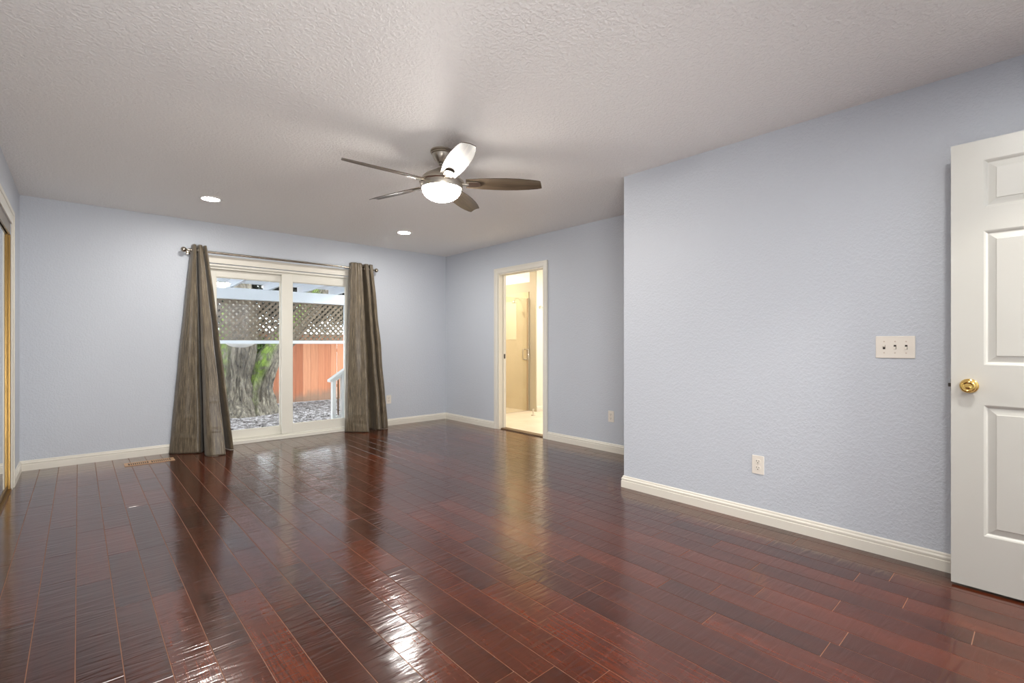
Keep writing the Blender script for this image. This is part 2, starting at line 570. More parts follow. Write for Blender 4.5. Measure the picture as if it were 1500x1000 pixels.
EX0, EX1 = 2.27, 3.075                    # entry opening behind the camera
bm = bmesh.new()
box(bm, XL - WT, EX0, YF - WT, YF, 0, H)
box(bm, EX1, XN, YF - WT, YF, 0, H)
box(bm, EX0, EX1, YF - WT, YF, 2.07, H)
struct('wall_front', bm, M['wall'], 'pale blue entry wall behind the viewer, beside the open white door', 'wall')
bm = bmesh.new()
box(bm, 1.4, 1.5, -2.1, YF - WT, 0, H)
box(bm, XN, XN + 0.1, -2.1, YF - WT, 0, H)
box(bm, 1.5, XN, -2.1, -2.0, 0, H)
struct('wall_hall', bm, M['wall'], 'pale blue walls of the short hall behind the entry', 'wall')

# baseboards
BP = [(0, 0), (0.016, 0), (0.016, 0.052), (0.0125, 0.055), (0.0125, 0.060), (0.0145, 0.062), (0.0145, 0.070), (0.010, 0.075), (0.008, 0.078), (0.008, 0.084), (0.004, 0.090), (0, 0.090)]
def baseboard(name, path, inward, label):
    bm = bmesh.new()
    sweep(bm, BP, path, inward)
    struct(name, bm, M['trim'], label, 'baseboard')
baseboard('baseboard_back', [(XL, YB), (WX0 - 0.085, YB)], [(1, -1), (0, -1)], 'cream baseboard left of the patio door, along the back wall')
baseboard('baseboard_back_right', [(WX1 + 0.085, YB), (XR, YB)], [(0, -1), (-1, -1)], 'cream baseboard right of the patio door, along the back wall')
baseboard('baseboard_right', [(XR, YB), (XR, DY1 + 0.066)], [(-1, -1), (-1, 0)], 'short cream baseboard between the corner and the bathroom doorway')
baseboard('baseboard_right_middle', [(XR, DY0 - 0.066), (XR, YJ + 0.0), ], [(-1, 0), (-1, 0)], 'cream baseboard right of the bathroom doorway, under the far outlet')
baseboard('baseboard_right_near', [(XR - 0.016, YJ), (XN, YJ), (XN, YF)], [(0, 1), (-1, 1), (-1, 0)], 'long cream baseboard along the near right wall, running behind the open door')
baseboard('baseboard_left', [(XL, YB), (XL, CY1 + 0.106)], [(1, -1), (1, 0)], 'short cream baseboard between closet casing and back corner')
baseboard('baseboard_left_near', [(XL, CY0 - 0.106), (XL, YF)], [(1, 0), (1, 0)], 'cream baseboard of the left wall beside the viewer')

# ------------------------------------------------------------------ sliding patio door
def casing_u(bm, horiz, plane, side, a0, a1, z1, wd, th, step=True, zbot=0.0):
    """U-shaped casing: horiz 'x' or 'y' axis, opening a0..a1, top z1, width wd, thickness th toward 'side'"""
    def b(u0, u1, z0, zz, t0, t1):
        p0, p1 = sorted((plane + side * t0, plane + side * t1))
        if horiz == 'x':
            box(bm, u0, u1, p0, p1, z0, zz)
        else:
            box(bm, p0, p1, u0, u1, z0, zz)
    i = wd * 0.3
    b(a0 - wd, a0, zbot, z1 + wd, 0, th)
    b(a1, a1 + wd, zbot, z1 + wd, 0, th)
    b(a0, a1, z1, z1 + wd, 0, th)
    if step:   # raised outer band
        b(a0 - wd, a0 - wd + i, zbot, z1 + wd, th, th + 0.006)
        b(a1 + wd - i, a1 + wd, zbot, z1 + wd, th, th + 0.006)
        b(a0 - wd + i, a1 + wd - i, z1 + wd - i, z1 + wd, th, th + 0.006)
    return bm

pd = thing('window_1', 'white framed two-panel sliding glass patio door between the curtains', 'patio door', (1.85, YB, 0), kind='structure')
bm = bmesh.new()
casing_u(bm, 'x', YB, -1, WX0, WX1, 2.005, 0.08, 0.016)
obj('casing', bm, M['trim'], pd, bevel=0.002)
bm = bmesh.new()          # vinyl frame in the opening
box(bm, WX0 + 0.001, WX0 + 0.055, YB + 0.005, YB + 0.12, 0.0, 2.0)
box(bm, WX1 - 0.055, WX1 - 0.001, YB + 0.005, YB + 0.12, 0.0, 2.0)
box(bm, WX0 + 0.055, WX1 - 0.055, YB + 0.005, YB + 0.12, 1.975, 2.0)
box(bm, WX0 + 0.055, WX1 - 0.055, YB + 0.030, YB + 0.12, 1.95, 1.975)
obj('frame', bm, M['vinyl'], pd, bevel=0.002)
bm = bmesh.new()
box(bm, WX0 - 0.08, WX1 + 0.08, YB - 0.022, YB + 0.0, 0.0, 0.038)
box(bm, WX0 + 0.055, WX1 - 0.055, YB + 0.0, YB + 0.13, 0.0, 0.045)
box(bm, WX0 + 0.055, WX1 - 0.055, YB + 0.0, YB + 0.012, 0.045, 0.055)
obj('sill', bm, M['vinyl'], pd, bevel=0.003)

def door_panel(name, x0, x1, y, gx0, gx1, gz0, gz1, z0, z1, label):
    bm = bmesh.new()
    box(bm, x0, gx0, y, y + 0.04, z0, z1)
    box(bm, gx1, x1, y, y + 0.04, z0, z1)
    box(bm, gx0, gx1, y, y + 0.04, z0, gz0)
    box(bm, gx0, gx1, y, y + 0.04, gz1, z1)
    # glazing bead
    for (a, b_, c, d) in ((gx0, gx0 + 0.008, gz0, gz1), (gx1 - 0.008, gx1, gz0, gz1), (gx0 + 0.008, gx1 - 0.008, gz0, gz0 + 0.008), (gx0 + 0.008, gx1 - 0.008, gz1 - 0.008, gz1)):
        box(bm, a, b_, y + 0.008, y + 0.03, c, d)
    o = obj(name, bm, M['vinyl'], pd, bevel=0.002)
    o['label'] = label
    g = obj('glass_pane', bx(gx0 + 0.007, gx1 - 0.007, y + 0.016, y + 0.022, gz0 + 0.007, gz1 - 0.007), M['glass'], o)
    return o
door_panel('outer_panel', WX0 + 0.057, 1.895, YB + 0.072, 1.128, 1.797, 0.140, 1.868, 0.046, 1.949, 'outer glass panel on the left')
door_panel('inner_panel', 1.795, WX1 - 0.057, YB + 0.014, 1.915, 2.575, 0.160, 1.872, 0.056, 1.949, 'inner sliding glass panel on the right')

# ------------------------------------------------------------------ curtain rod and curtains
RY, RZ = 5.968, 2.103
rod = thing('curtain_rod', 'thin satin nickel curtain rod with ball finials above the patio door', 'curtain rod', (1.86, RY, RZ))
bm = bmesh.new()
tube(bm, [(0.85, RY, RZ), (2.06, RY, RZ)], 0.0125, 16)
obj('pole', bm, M['rod'], rod, smooth=True)
bm = bmesh.new()
tube(bm, [(2.06, RY, RZ), (2.905, RY, RZ)], 0.0105, 16)
obj('pole', bm, M['rod'], rod, smooth=True)
for xs, s in ((0.85, -1), (2.905, 1)):
    prof = [(0.0135, 0), (0.0135, 0.012), (0.008, 0.016), (0.008, 0.022), (0.013, 0.026)]
    prof += [(0.027 * math.sin(a), 0.048 - 0.027 * math.cos(a)) for a in [0.5 + i * (PI - 0.5) / 12 for i in range(12)]] + [(0, 0.075)]
    mt = Matrix.Translation((xs - s * 0.006, RY, RZ)) @ Matrix.Rotation(s * PI / 2, 4, 'Y')
    bm = bmesh.new()
    lathe(bm, prof, 24, mt)
    obj('finial', bm, M['rod'], rod, smooth=True)
for xs in (0.862, 2.893):
    bm = bmesh.new()
    lathe(bm, [(0.024, 0), (0.024, 0.006), (0.02, 0.008)], 20, Matrix.Translation((xs, YB, RZ - 0.012)) @ Matrix.Rotation(PI / 2, 4, 'X'))
    tube(bm, [(xs, YB - 0.006, RZ - 0.012), (xs, RY + 0.01, RZ - 0.014), (xs, RY - 0.004, RZ - 0.018)], 0.005, 10)
    torus(bm, (xs, RY, RZ), (1, 0, 0), 0.0165, 0.0035, 20, 8)
    obj('bracket', bm, M['rod'], rod, smooth=True)

def crom(P, n):
    out = []
    P = [Vector(p) for p in P]
    m = len(P)
    for i in range(n + 1):
        t = i / n * (m - 1)
        k = min(int(t), m - 2); f = t - k
        p0, p1, p2, p3 = P[max(k - 1, 0)], P[k], P[k + 1], P[min(k + 2, m - 1)]
        out.append(0.5 * ((2 * p1) + (-p0 + p2) * f + (2 * p0 - 5 * p1 + 4 * p2 - p3) * f * f + (-p0 + 3 * p1 - 3 * p2 + p3) * f ** 3))
    return out

def curtain(name, label, top, bot, ztop, seed, creases, lift=None):
    NU, NV = 150, 110
    T, B = crom(top, NU), crom(bot, NU)
    th = thing(name, label, 'curtain', ((T[0].x + T[-1].x) / 2, RY, 0.0))
    bm = bmesh.new()
    uv = bm.loops.layers.uv.new('uv')
    rows = []
    arc = [0.0]
    for a, b in zip(B, B[1:]):
        arc.append(arc[-1] + (b - a).length)
    for j in range(NV + 1):
        h = j / NV
        z = ztop * (1 - h)
        e = h ** 0.92
        row = []
        for i in range(NU + 1):
            u = i / NU
            p = T[i].lerp(B[i], e)
            zz = z
            q = noise.noise(Vector((u * 7 + seed, z * 2.2, seed)))
            y = p.y + 0.012 * q * min(1, h * 3) + 0.007 * math.sin(u * 2 * PI * 9.5 + seed) * (1 - 0.75 * h)
            x = p.x + 0.006 * noise.noise(Vector((u * 5, z * 3.1, seed + 9))) * min(1, h * 3)
            for (u0, u1, zc, am, sl) in creases:
                if u0 < u < u1:
                    k = math.sin(PI * (u - u0) / (u1 - u0))
                    y += am * k * math.exp(-((z - zc - sl * (u - u0)) / 0.011) ** 2)
            if h > 0.999:
                zz = 0.004
            row.append(bm.verts.new((x, y, max(zz, 0.004))))
        rows.append(row)
    for j in range(NV):
        for i in range(NU):
            f = bm.faces.new((rows[j][i], rows[j + 1][i], rows[j + 1][i + 1], rows[j][i + 1]))
            for l, (ii, jj) in zip(f.loops, ((i, j), (i, j + 1), (i + 1, j + 1), (i + 1, j))):
                l[uv].uv = (arc[ii], ztop * (1 - jj / NV))
    o = obj('drape', bm, M['curtain'], th, smooth=True, ang=180)
    s = o.modifiers.new('thickness', 'SOLIDIFY'); s.thickness = 0.003; s.offset = 0
    # grommets where the cloth crosses the rod
    for i in range(1, NU):
        a, b = T[i - 1], T[i]
        if (a.y - RY) * (b.y - RY) < 0:
            t = (b - a).normalized()
            c = a.lerp(b, (RY - a.y) / (b.y - a.y))
            bm = bmesh.new()
            torus(bm, (c.x, c.y, RZ), (-t.y, t.x, 0), 0.024, 0.005, 28, 8)
            obj('grommet', bm, M['rod'], th, smooth=True)
    return th

curtain('curtain', 'left grey-brown grommet curtain, flaring widely to the floor by the vent',
        [(0.880, 6.000), (0.884, 5.930), (0.893, 5.915), (0.905, 5.920), (0.915, 5.945), (0.919, 6.015), (0.925, 6.015), (0.930, 5.935), (0.945, 5.912), (0.958, 5.915), (0.966, 5.940), (0.970, 6.015), (0.978, 6.012), (0.985, 5.930), (1.004, 5.930)],
        [(0.690, 6.018), (0.725, 5.960), (0.790, 5.905), (0.870, 5.860), (0.935, 5.840), (0.985, 5.950), (0.995, 5.980), (0.950, 5.680), (0.985, 5.585), (1.080, 5.565), (1.115, 5.610), (1.115, 5.930), (1.160, 5.950), (1.190, 5.810), (1.225, 5.775)],
        2.160, 3.0,
        [(0.02, 0.3, 0.36, -0.008, 0.1), (0.03, 0.26, 0.18, -0.010, -0.1), (0.52, 0.74, 0.55, 0.008, 0.0), (0.5, 0.74, 0.27, -0.010, -0.15), (0.8, 0.99, 0.52, -0.008, 0.2), (0.8, 0.99, 0.33, 0.012, 0.2), (0.8, 0.99, 0.22, -0.012, 0.1)])
curtain('curtain', 'right grey-brown grommet curtain with a pale sheen, beside the back wall outlet',
        [(2.585, 5.985), (2.590, 5.930), (2.630, 5.912), (2.680, 5.912), (2.720, 5.920), (2.738, 5.950), (2.745, 6.012), (2.762, 6.012), (2.772, 5.930), (2.795, 5.912), (2.815, 5.935), (2.822, 6.010), (2.834, 6.000), (2.842, 5.925), (2.874, 5.935)],
        [(2.535, 6.005), (2.545, 5.960), (2.600, 5.880), (2.680, 5.800), (2.745, 5.755), (2.765, 5.900), (2.830, 6.000), (2.880, 5.980), (2.900, 5.840), (2.950, 5.820), (2.950, 5.960), (2.985, 5.990), (2.990, 5.880), (3.020, 5.840), (3.060, 5.860)],
        2.165, 8.0,
        [(0.05, 0.3, 0.22, -0.010, 0.05), (0.08, 0.3, 0.13, 0.010, -0.15), (0.6, 0.7, 0.4, -0.006, 0.1), (0.8, 0.99, 0.36, 0.008, -0.1), (0.8, 0.99, 0.22, -0.010, 0.2)])

# ------------------------------------------------------------------ ceiling fan
FX, FY = 1.839, 2.755
fan = thing('ceiling_fan', 'five-blade brushed nickel ceiling fan with lit glass bowl', 'ceiling fan', (FX, FY, H))
FM = Matrix.Translation((FX, FY, 0))
bm = bmesh.new()
lathe(bm, [(0.076, 2.44), (0.077, 2.430), (0.070, 2.426), (0.071, 2.418), (0.064, 2.414), (0.060, 2.400), (0.048, 2.378), (0.036, 2.364), (0.033, 2.360), (0.024, 2.358)], 40, FM)
obj('canopy', bm, M['nickel'], fan, smooth=True)
bm = bmesh.new()
lathe(bm, [(0.0, 2.362), (0.020, 2.358), (0.026, 2.350), (0.022, 2.342), (0.0125, 2.338), (0.0125, 2.322), (0.024, 2.318), (0.024, 2.302), (0.0, 2.30)], 32, FM)
obj('downrod', bm, M['nickel'], fan, smooth=True)
bm = bmesh.new()
lathe(bm, [(0.0, 2.318), (0.035, 2.316), (0.050, 2.306), (0.078, 2.292), (0.108, 2.276), (0.126, 2.262), (0.134, 2.250), (0.136, 2.234), (0.128, 2.228), (0.0, 2.228)], 48, FM)
obj('motor_housing', bm, M['nickel'], fan, smooth=True)
bm = bmesh.new()
lathe(bm, [(0.120, 2.228), (0.146, 2.236), (0.151, 2.231), (0.151, 2.223), (0.144, 2.217), (0.143, 2.186), (0.138, 2.178), (0.126, 2.178), (0.118, 2.19)], 48, FM)
obj('light_ring', bm, M['nickel'], fan, smooth=True)
bm = bmesh.new()
lathe(bm, [(0.116, 2.196), (0.125, 2.186)] + [(0.131 * math.cos(a), 2.176 - 0.080 * math.sin(a)) for a in [i * PI / 2 / 14 for i in range(14)]] + [(0, 2.096)], 48, FM)
obj('light_bowl', bm, M['bowl'], fan, smooth=True)

BZ = 2.220
def blade_outline():
    top, bot = [], []
    st = [(0.165, 0.050), (0.20, 0.054), (0.28, 0.062), (0.36, 0.067), (0.44, 0.069), (0.52, 0.066), (0.60, 0.058), (0.66, 0.047)]
    tp = [(r_, w_) for r_, w_ in st] + [(0.690, 0.036)]
    bt = [(r_, -w_ * 0.98) for r_, w_ in st] + [(0.672, -0.040)]
    return tp, bt
def make_blade(ang):
    tp, bt = blade_outline()
    bm = bmesh.new()
    th = 0.005
    up = []; lo = []
    for (a, b) in zip(tp, bt):
        n = 7
        up.append([bm.verts.new((a[0] + (b[0] - a[0]) * k / (n - 1), a[1] + (b[1] - a[1]) * k / (n - 1), th / 2 + 0.006 * (1 - (2 * k / (n - 1) - 1) ** 2))) for k in range(n)])
        lo.append([bm.verts.new((a[0] + (b[0] - a[0]) * k / (n - 1), a[1] + (b[1] - a[1]) * k / (n - 1), -th / 2 + 0.006 * (1 - (2 * k / (n - 1) - 1) ** 2))) for k in range(n)])
    n = 7
    for i in range(len(up) - 1):
        for k in range(n - 1):
            bm.faces.new((up[i][k], up[i][k + 1], up[i + 1][k + 1], up[i + 1][k]))
            bm.faces.new((lo[i][k], lo[i + 1][k], lo[i + 1][k + 1], lo[i][k + 1]))
        for k in (0, n - 1):
            bm.faces.new((up[i][k], up[i + 1][k], lo[i + 1][k], lo[i][k]))
    for i in (0, len(up) - 1):
        for k in range(n - 1):
            bm.faces.new((up[i][k], lo[i][k], lo[i][k + 1], up[i][k + 1]))
    mt = Matrix.Rotation(R(-15), 4, 'X')
    bmesh.ops.transform(bm, matrix=mt, verts=bm.verts[:])
    o = obj('blade', bm, M['blade'], fan, smooth=True, local=True)
    o.location = (0, 0, BZ - H)
    o.rotation_euler = (0, 0, R(ang))
    # arm: strap from the motor with a half-round plate under the blade
    bm = bmesh.new()
    pts = [(0.170, -0.030), (0.170, 0.030)] + [(0.235 + 0.030 * math.sin(a), 0.030 * math.cos(a)) for a in [i * PI / 10 for i in range(11)]]
    v1 = [bm.verts.new((x, y, -0.0035)) for x, y in pts]
    v2 = [bm.verts.new((x, y, -0.0090)) for x, y in pts]
    bm.faces.new(v1); bm.faces.new(v2)
    for k in range(len(pts)):
        k2 = (k + 1) % len(pts)
        bm.faces.new((v1[k], v1[k2], v2[k2], v2[k]))
    bmesh.ops.transform(bm, matrix=mt, verts=bm.verts[:])
    box(bm, 0.118, 0.185, -0.018, 0.018, -0.012, -0.004)
    a = obj('blade_arm', bm, M['nickel'], o, local=True, bevel=0.0015)
    return o
for k in range(5):
    make_blade(-39 + 72 * k)

# ------------------------------------------------------------------ recessed lights
def can_light(x, y, label):
    t = thing('recessed_light', label, 'ceiling light', (x, y, H), 0, 'recessed ceiling lights')
    bm = bmesh.new()
    lathe(bm, [(0.066, 0.0), (0.092, 0.0), (0.094, -0.003), (0.090, -0.006), (0.072, -0.008), (0.066, -0.004)], 40, cap=False)
    obj('trim_ring', bm, M['white'], t, smooth=True, local=True)
    bm = bmesh.new()
    lathe(bm, [(0.0, -0.009), (0.03, -0.0085), (0.052, -0.007), (0.068, -0.005), (0.068, -0.001), (0, -0.001)], 40)
    obj('lens', bm, M['can'], t, local=True)
    return t
can_light(0.89, 5.06, 'lit round recessed ceiling light above the left curtain')
can_light(2.85, 5.06, 'lit round recessed ceiling light above the right curtain')
can_light(0.60, 0.30, 'added out-of-view recessed fill light overhead on the closet side')  # unseen, added to brighten the near end of the room
can_light(1.85, 0.0, 'added out-of-view recessed fill light overhead on the door side')  # second unseen can added as fill

# ------------------------------------------------------------------ outlets, switch
def rounded_rect(bm, w_, h_, r_, y0, y1, cx=0, cz=0, n=5):
    pts = []
    for sx, sz, a0 in ((1, 1, 0), (-1, 1, 90), (-1, -1, 180), (1, -1, 270)):
        for k in range(n + 1):
            a = R(a0 + 90 * k / n)
            pts.append((cx + sx * (w_ / 2 - r_) + r_ * math.cos(a), cz + sz * (h_ / 2 - r_) + r_ * math.sin(a)))
    a = [bm.verts.new((x, y0, z)) for x, z in pts]
    b = [bm.verts.new((x, y1, z)) for x, z in pts]
    bm.faces.new(a); bm.faces.new(b)
    for k in range(len(pts)):
        k2 = (k + 1) % len(pts)
        bm.faces.new((a[k], a[k2], b[k2], b[k]))

def outlet_proto():
    t = thing('power_outlet', 'x', 'outlet', (0, 0, 0), 0, 'wall outlets')
    bm = bmesh.new(); rounded_rect(bm, 0.072, 0.116, 0.004, 0.0, -0.006)
    obj('cover_plate', bm, M['plate'], t, bevel=0.002)
    for cz in (0.0205, -0.0205):
        bm = bmesh.new(); rounded_rect(bm, 0.034, 0.029, 0.012, -0.005, -0.0082, 0, cz)
        rc = obj('receptacle', bm, M['plate'], t, bevel=0.0006)
        bm = bmesh.new()
        box(bm, -0.0082, -0.0056, -0.0088, -0.0078, cz + 0.000, cz + 0.0095)
        box(bm, 0.0056, 0.0082, -0.0088, -0.0078, cz + 0.001, cz + 0.0088)
        rounded_rect(bm, 0.0062, 0.0062, 0.003, -0.0078, -0.0088, 0, cz - 0.0075)
        obj('slots', bm, M['slot'], rc)
    bm = bmesh.new(); lathe(bm, [(0.0034, 0), (0.0034, 0.0012), (0.002, 0.0018), (0, 0.0018)], 14, Matrix.Translation((0, -0.006, 0)) @ Matrix.Rotation(PI / 2, 4, 'X'))
    obj('screw', bm, M['screw'], t, smooth=True)
    return t
op = outlet_proto()
op.location = (XN, 1.213, 0.362); op.rotation_euler = (0, 0, -PI / 2)
op['label'] = 'ivory outlet low on the near right wall, below and left of the light switch'
o2 = copy_tree(op); o2.location = (XR, 3.024, 0.370)
o2['label'] = 'white outlet on the far right wall, right of the bathroom doorway'
o3 = copy_tree(op); o3.location = (3.175, YB, 0.360); o3.rotation_euler = (0, 0, 0)
o3['label'] = 'small white outlet on the back wall, right of the right curtain'

sw = thing('light_switch', 'ivory three-gang toggle light switch plate on the near right wall', 'light switch', (XN, 0.527, 1.108), -PI / 2)
bm = bmesh.new(); rounded_rect(bm, 0.165, 0.116, 0.004, 0.0, -0.0065)
obj('cover_plate', bm, M['plate'], sw, local=True, bevel=0.0025)
for i, cx in enumerate((-0.046, 0, 0.046)):
    bm = bmesh.new()
    box(bm, cx - 0.0052, cx + 0.0052, -0.0070, -0.006, -0.0115, 0.0115)
    s_ = obj('toggle_slot', bm, M['slot'], sw, local=True)
    s_['label'] = 'dark toggle slot'
    bm = bmesh.new()
    d = (1, -1, -1)[i]
    v, f = box(bm, cx - 0.0042, cx + 0.0042, -0.018, -0.0065, -0.004 + 0.003 * d, 0.006 + 0.003 * d)
    for q in v:
        if q.co.y < -0.01:
            q.co.z += 0.004 * d
    obj('toggle', bm, M['plate'], sw, local=True, bevel=0.001)
    for cz in (0.030, -0.030):
        bm = bmesh.new(); lathe(bm, [(0.0034, 0), (0.0034, 0.0012), (0.002, 0.0018), (0, 0.0018)], 14, Matrix.Translation((cx, -0.0065, cz)) @ Matrix.Rotation(PI / 2, 4, 'X'))
        obj('screw', bm, M['screw'], sw, local=True, smooth=True)

# ------------------------------------------------------------------ open six-panel entry door
XD, YE, DW, DT = 3.04, 0.295, 0.762, 0.035
DZ0, DZ1 = 0.012, 2.050
dr = thing('door_2', 'open off-white six-panel interior door with brass knob at the right', 'door', (XD + DT / 2, YE - DW, 0), kind='structure')
bm = bmesh.new()
cols = [(YE - 0.110 - 0.215, YE - 0.110), (YE - DW + 0.110, YE - DW + 0.110 + 0.215)]
rows_ = [(0.256, 0.848), (1.030, 1.636), (1.738, 1.956)]
dp = 0.009
box(bm, XD + dp, XD + DT - dp, YE - DW, YE, DZ0, DZ1)
for (xa, xb) in ((XD, XD + dp), (XD + DT - dp, XD + DT)):
    ys = [YE - DW, cols[1][0], cols[1][1], cols[0][0], cols[0][1], YE]
    box(bm, xa, xb, ys[0], ys[1], DZ0, DZ1)
    box(bm, xa, xb, ys[2], ys[3], DZ0, DZ1)
    box(bm, xa, xb, ys[4], ys[5], DZ0, DZ1)
    zs = [DZ0] + [z for r_ in rows_ for z in r_] + [DZ1]
    for (c0, c1) in cols:
        for k in range(0, len(zs), 2):
            box(bm, xa, xb, c0, c1, zs[k], zs[k + 1])
for side in (0, 1):
    fx = XD if side == 0 else XD + DT
    s = 1 if side == 0 else -1
    for (c0, c1) in cols:
        for (z0, z1) in rows_:
            # sloped sticking then raised field
            def ring(i, d):
                return [bm.verts.new((fx + s * d, y, z)) for y, z in ((c0 + i, z0 + i), (c1 - i, z0 + i), (c1 - i, z1 - i), (c0 + i, z1 - i))]
            rs = [ring(0.0, 0.0005), ring(0.006, 0.003), ring(0.013, 0.0085), ring(0.017, 0.0086), ring(0.040, 0.0045), ring(0.0415, 0.0018)]
            for a, b in zip(rs, rs[1:]):
                for k in range(4):
                    bm.faces.new((a[k], a[(k + 1) % 4], b[(k + 1) % 4], b[k]))
            bm.faces.new(rs[-1])
obj('door_leaf', bm, M['door'], dr)
KY, KZ = YE - 0.062, 0.932
KP = [(0.0, 0.0), (0.033, 0.0), (0.033, 0.003), (0.029, 0.007), (0.017, 0.009), (0.0125, 0.012), (0.0115, 0.026), (0.014, 0.031), (0.022, 0.035), (0.0275, 0.042), (0.0285, 0.049), (0.0265, 0.056), (0.022, 0.060), (0.0195, 0.0605), (0.0175, 0.0585), (0.012, 0.0580), (0.008, 0.0595), (0.0, 0.0605)]
bm = bmesh.new()
lathe(bm, KP, 40, Matrix.Translation((XD, KY, KZ)) @ Matrix.Rotation(-PI / 2, 4, 'Y'))
obj('door_knob', bm, M['brass'], dr, smooth=True, ang=60)
bm = bmesh.new()
lathe(bm, KP, 40, Matrix.Translation((XD + DT, KY, KZ)) @ Matrix.Rotation(PI / 2, 4, 'Y'))
obj('door_knob', bm, M['brass'], dr, smooth=True, ang=60)
bm = bmesh.new()
box(bm, XD + 0.005, XD + DT - 0.005, YE, YE + 0.0015, KZ - 0.028, KZ + 0.028)
box(bm, XD + 0.011, XD + DT - 0.011, YE + 0.001, YE + 0.011, KZ - 0.008, KZ + 0.008)
obj('latch', bm, M['slot'], dr)
for hz in (0.25, 1.03, 1.80):
    bm = bmesh.new()
    tube(bm, [(XD - 0.004, YE - DW - 0.004, hz - 0.045), (XD - 0.004, YE - DW - 0.004, hz + 0.045)], 0.006, 12)
    obj('hinge', bm, M['brass'], dr, smooth=True)

# ------------------------------------------------------------------ mirrored closet
bm = bmesh.new()
casing_u(bm, 'y', XL, 1, CY0, CY1, CZ, 0.105, 0.009)
struct('trim_1', bm, M['trim'], 'cream casing around the mirrored closet opening at the far left', 'casing', bevel=0.002)
trk = thing('closet_track', 'gold metal track and fascia of the mirrored closet', 'closet track', (XL - 0.05, CY1, 0))
bm = bmesh.new()
box(bm, XL - 0.012, XL - 0.003, CY0 + 0.002, CY1 - 0.002, 1.965, CZ - 0.001)
box(bm, XL - 0.095, XL - 0.015, CY0 + 0.002, CY1 - 0.002, 2.035, CZ - 0.001)
obj('fascia', bm, M['fascia'], trk)
bm = bmesh.new()
box(bm, XL - 0.02, XL + 0.004, CY0 + 0.002, CY1 - 0.002, 0.0, 0.012)
box(bm, XL - 0.095, XL - 0.02, CY0 + 0.002, CY1 - 0.002, 0.0, 0.004)
obj('floor_track', bm, M['gold'], trk)
bm = bmesh.new()
box(bm, XL - 0.034, XL - 0.001, CY1 - 0.012, CY1 - 0.001, 0.012, 1.964)
obj('jamb_channel', bm, M['gold'], trk, bevel=0.002)
def closet_door(y0, y1, x, label):
    t = thing('closet_door', label, 'closet door', (x, (y0 + y1) / 2, 0.0), 0, 'mirrored closet doors')
    obj('mirror', bx(x - 0.012, x - 0.003, y0 + 0.02, y1 - 0.02, 0.04, 2.0), M['mirror'], t)
    bm = bmesh.new()
    box(bm, x - 0.02, x, y0, y0 + 0.022, 0.014, 2.02)
    box(bm, x - 0.02, x, y1 - 0.022, y1, 0.014, 2.02)
    box(bm, x - 0.02, x, y0 + 0.022, y1 - 0.022, 0.014, 0.042)
    box(bm, x - 0.02, x, y0 + 0.022, y1 - 0.022, 1.985, 2.02)
    obj('door_frame', bm, M['gold'], t, bevel=0.002)
closet_door(4.09, CY1 - 0.014, XL - 0.014, 'mirrored sliding closet door in gold frame, nearest the back corner')
closet_door(CY0 + 0.005, 4.14, XL - 0.055, 'mirrored sliding closet door in gold frame, nearer the viewer')

# ------------------------------------------------------------------ floor vent
fv = thing('floor_vent', 'brown metal floor register in front of the left curtain', 'floor vent', (0.50, 5.708, 0))
bm = bmesh.new()
vx0, vx1, vy0, vy1 = 0.315, 0.695, 5.640, 5.775
for a in ((vx0, vx1, vy0, vy0 + 0.02), (vx0, vx1, vy1 - 0.02, vy1), (vx0, vx0 + 0.028, vy0 + 0.02, vy1 - 0.02), (vx1 - 0.028, vx1, vy0 + 0.02, vy1 - 0.02), (0.494, 0.516, vy0 + 0.02, vy1 - 0.02)):
    box(bm, a[0], a[1], a[2], a[3], 0.0002, 0.005)
M['vent'] = mat('tan_painted_metal', srgb(186, 150, 114), 0.45)[0]
obj('vent_frame', bm, M['vent'], fv, bevel=0.001)
obj('vent_well', bx(vx0 + 0.02, vx1 - 0.02, vy0 + 0.015, vy1 - 0.015, 0.0002, 0.001), M['slot'], fv)
for (a0, a1) in ((vx0 + 0.028, 0.494), (0.516, vx1 - 0.028)):
    n = 10
    for k in range(1, n):
        xx = a0 + (a1 - a0) * k / n
        bm = bmesh.new()
        v, f = box(bm, xx - 0.0035, xx + 0.0035, vy0 + 0.02, vy1 - 0.02, 0.0011, 0.0045)
        obj('slat', bm, M['vent'], fv)

# ------------------------------------------------------------------ bathroom doorway and bathroom
bd = thing('door_1', 'cream cased pocket-door opening to the lit bathroom', 'doorway', (XR, (DY0 + DY1) / 2, 0), kind='structure')
bm = bmesh.new()
casing_u(bm, 'y', XR, -1, DY0, DY1, DZ, 0.066, 0.014)
casing_u(bm, 'y', XR + WT, 1, DY0, DY1, DZ, 0.066, 0.014)
obj('casing', bm, M['trim'], bd, bevel=0.002)
bm = bmesh.new()
box(bm, XR - 0.002, XR + 0.045, DY1 - 0.018, DY1, 0, DZ)
box(bm, XR + 0.078, XR + WT + 0.002, DY1 - 0.018, DY1, 0, DZ)
box(bm, XR + 0.045, XR + 0.078, DY1 - 0.006, DY1, 0, DZ)
box(bm, XR - 0.002, XR + 0.045, DY0, DY0 + 0.016, 0, DZ)
box(bm, XR + 0.078, XR + WT + 0.002, DY0, DY0 + 0.016, 0, DZ)
box(bm, XR - 0.002, XR + 0.045, DY0 + 0.016, DY1 - 0.018, DZ - 0.016, DZ)
box(bm, XR + 0.078, XR + WT + 0.002, DY0 + 0.016, DY1 - 0.018, DZ - 0.016, DZ)
obj('jamb', bm, M['trim'], bd, bevel=0.001)
pp = obj('pocket_door', bx(XR + 0.047, XR + 0.076, DY0 - 0.02, DY0 + 0.024, 0.012, DZ - 0.01), M['trim'], bd)
pp['label'] = 'edge of the white pocket door slid into the wall'
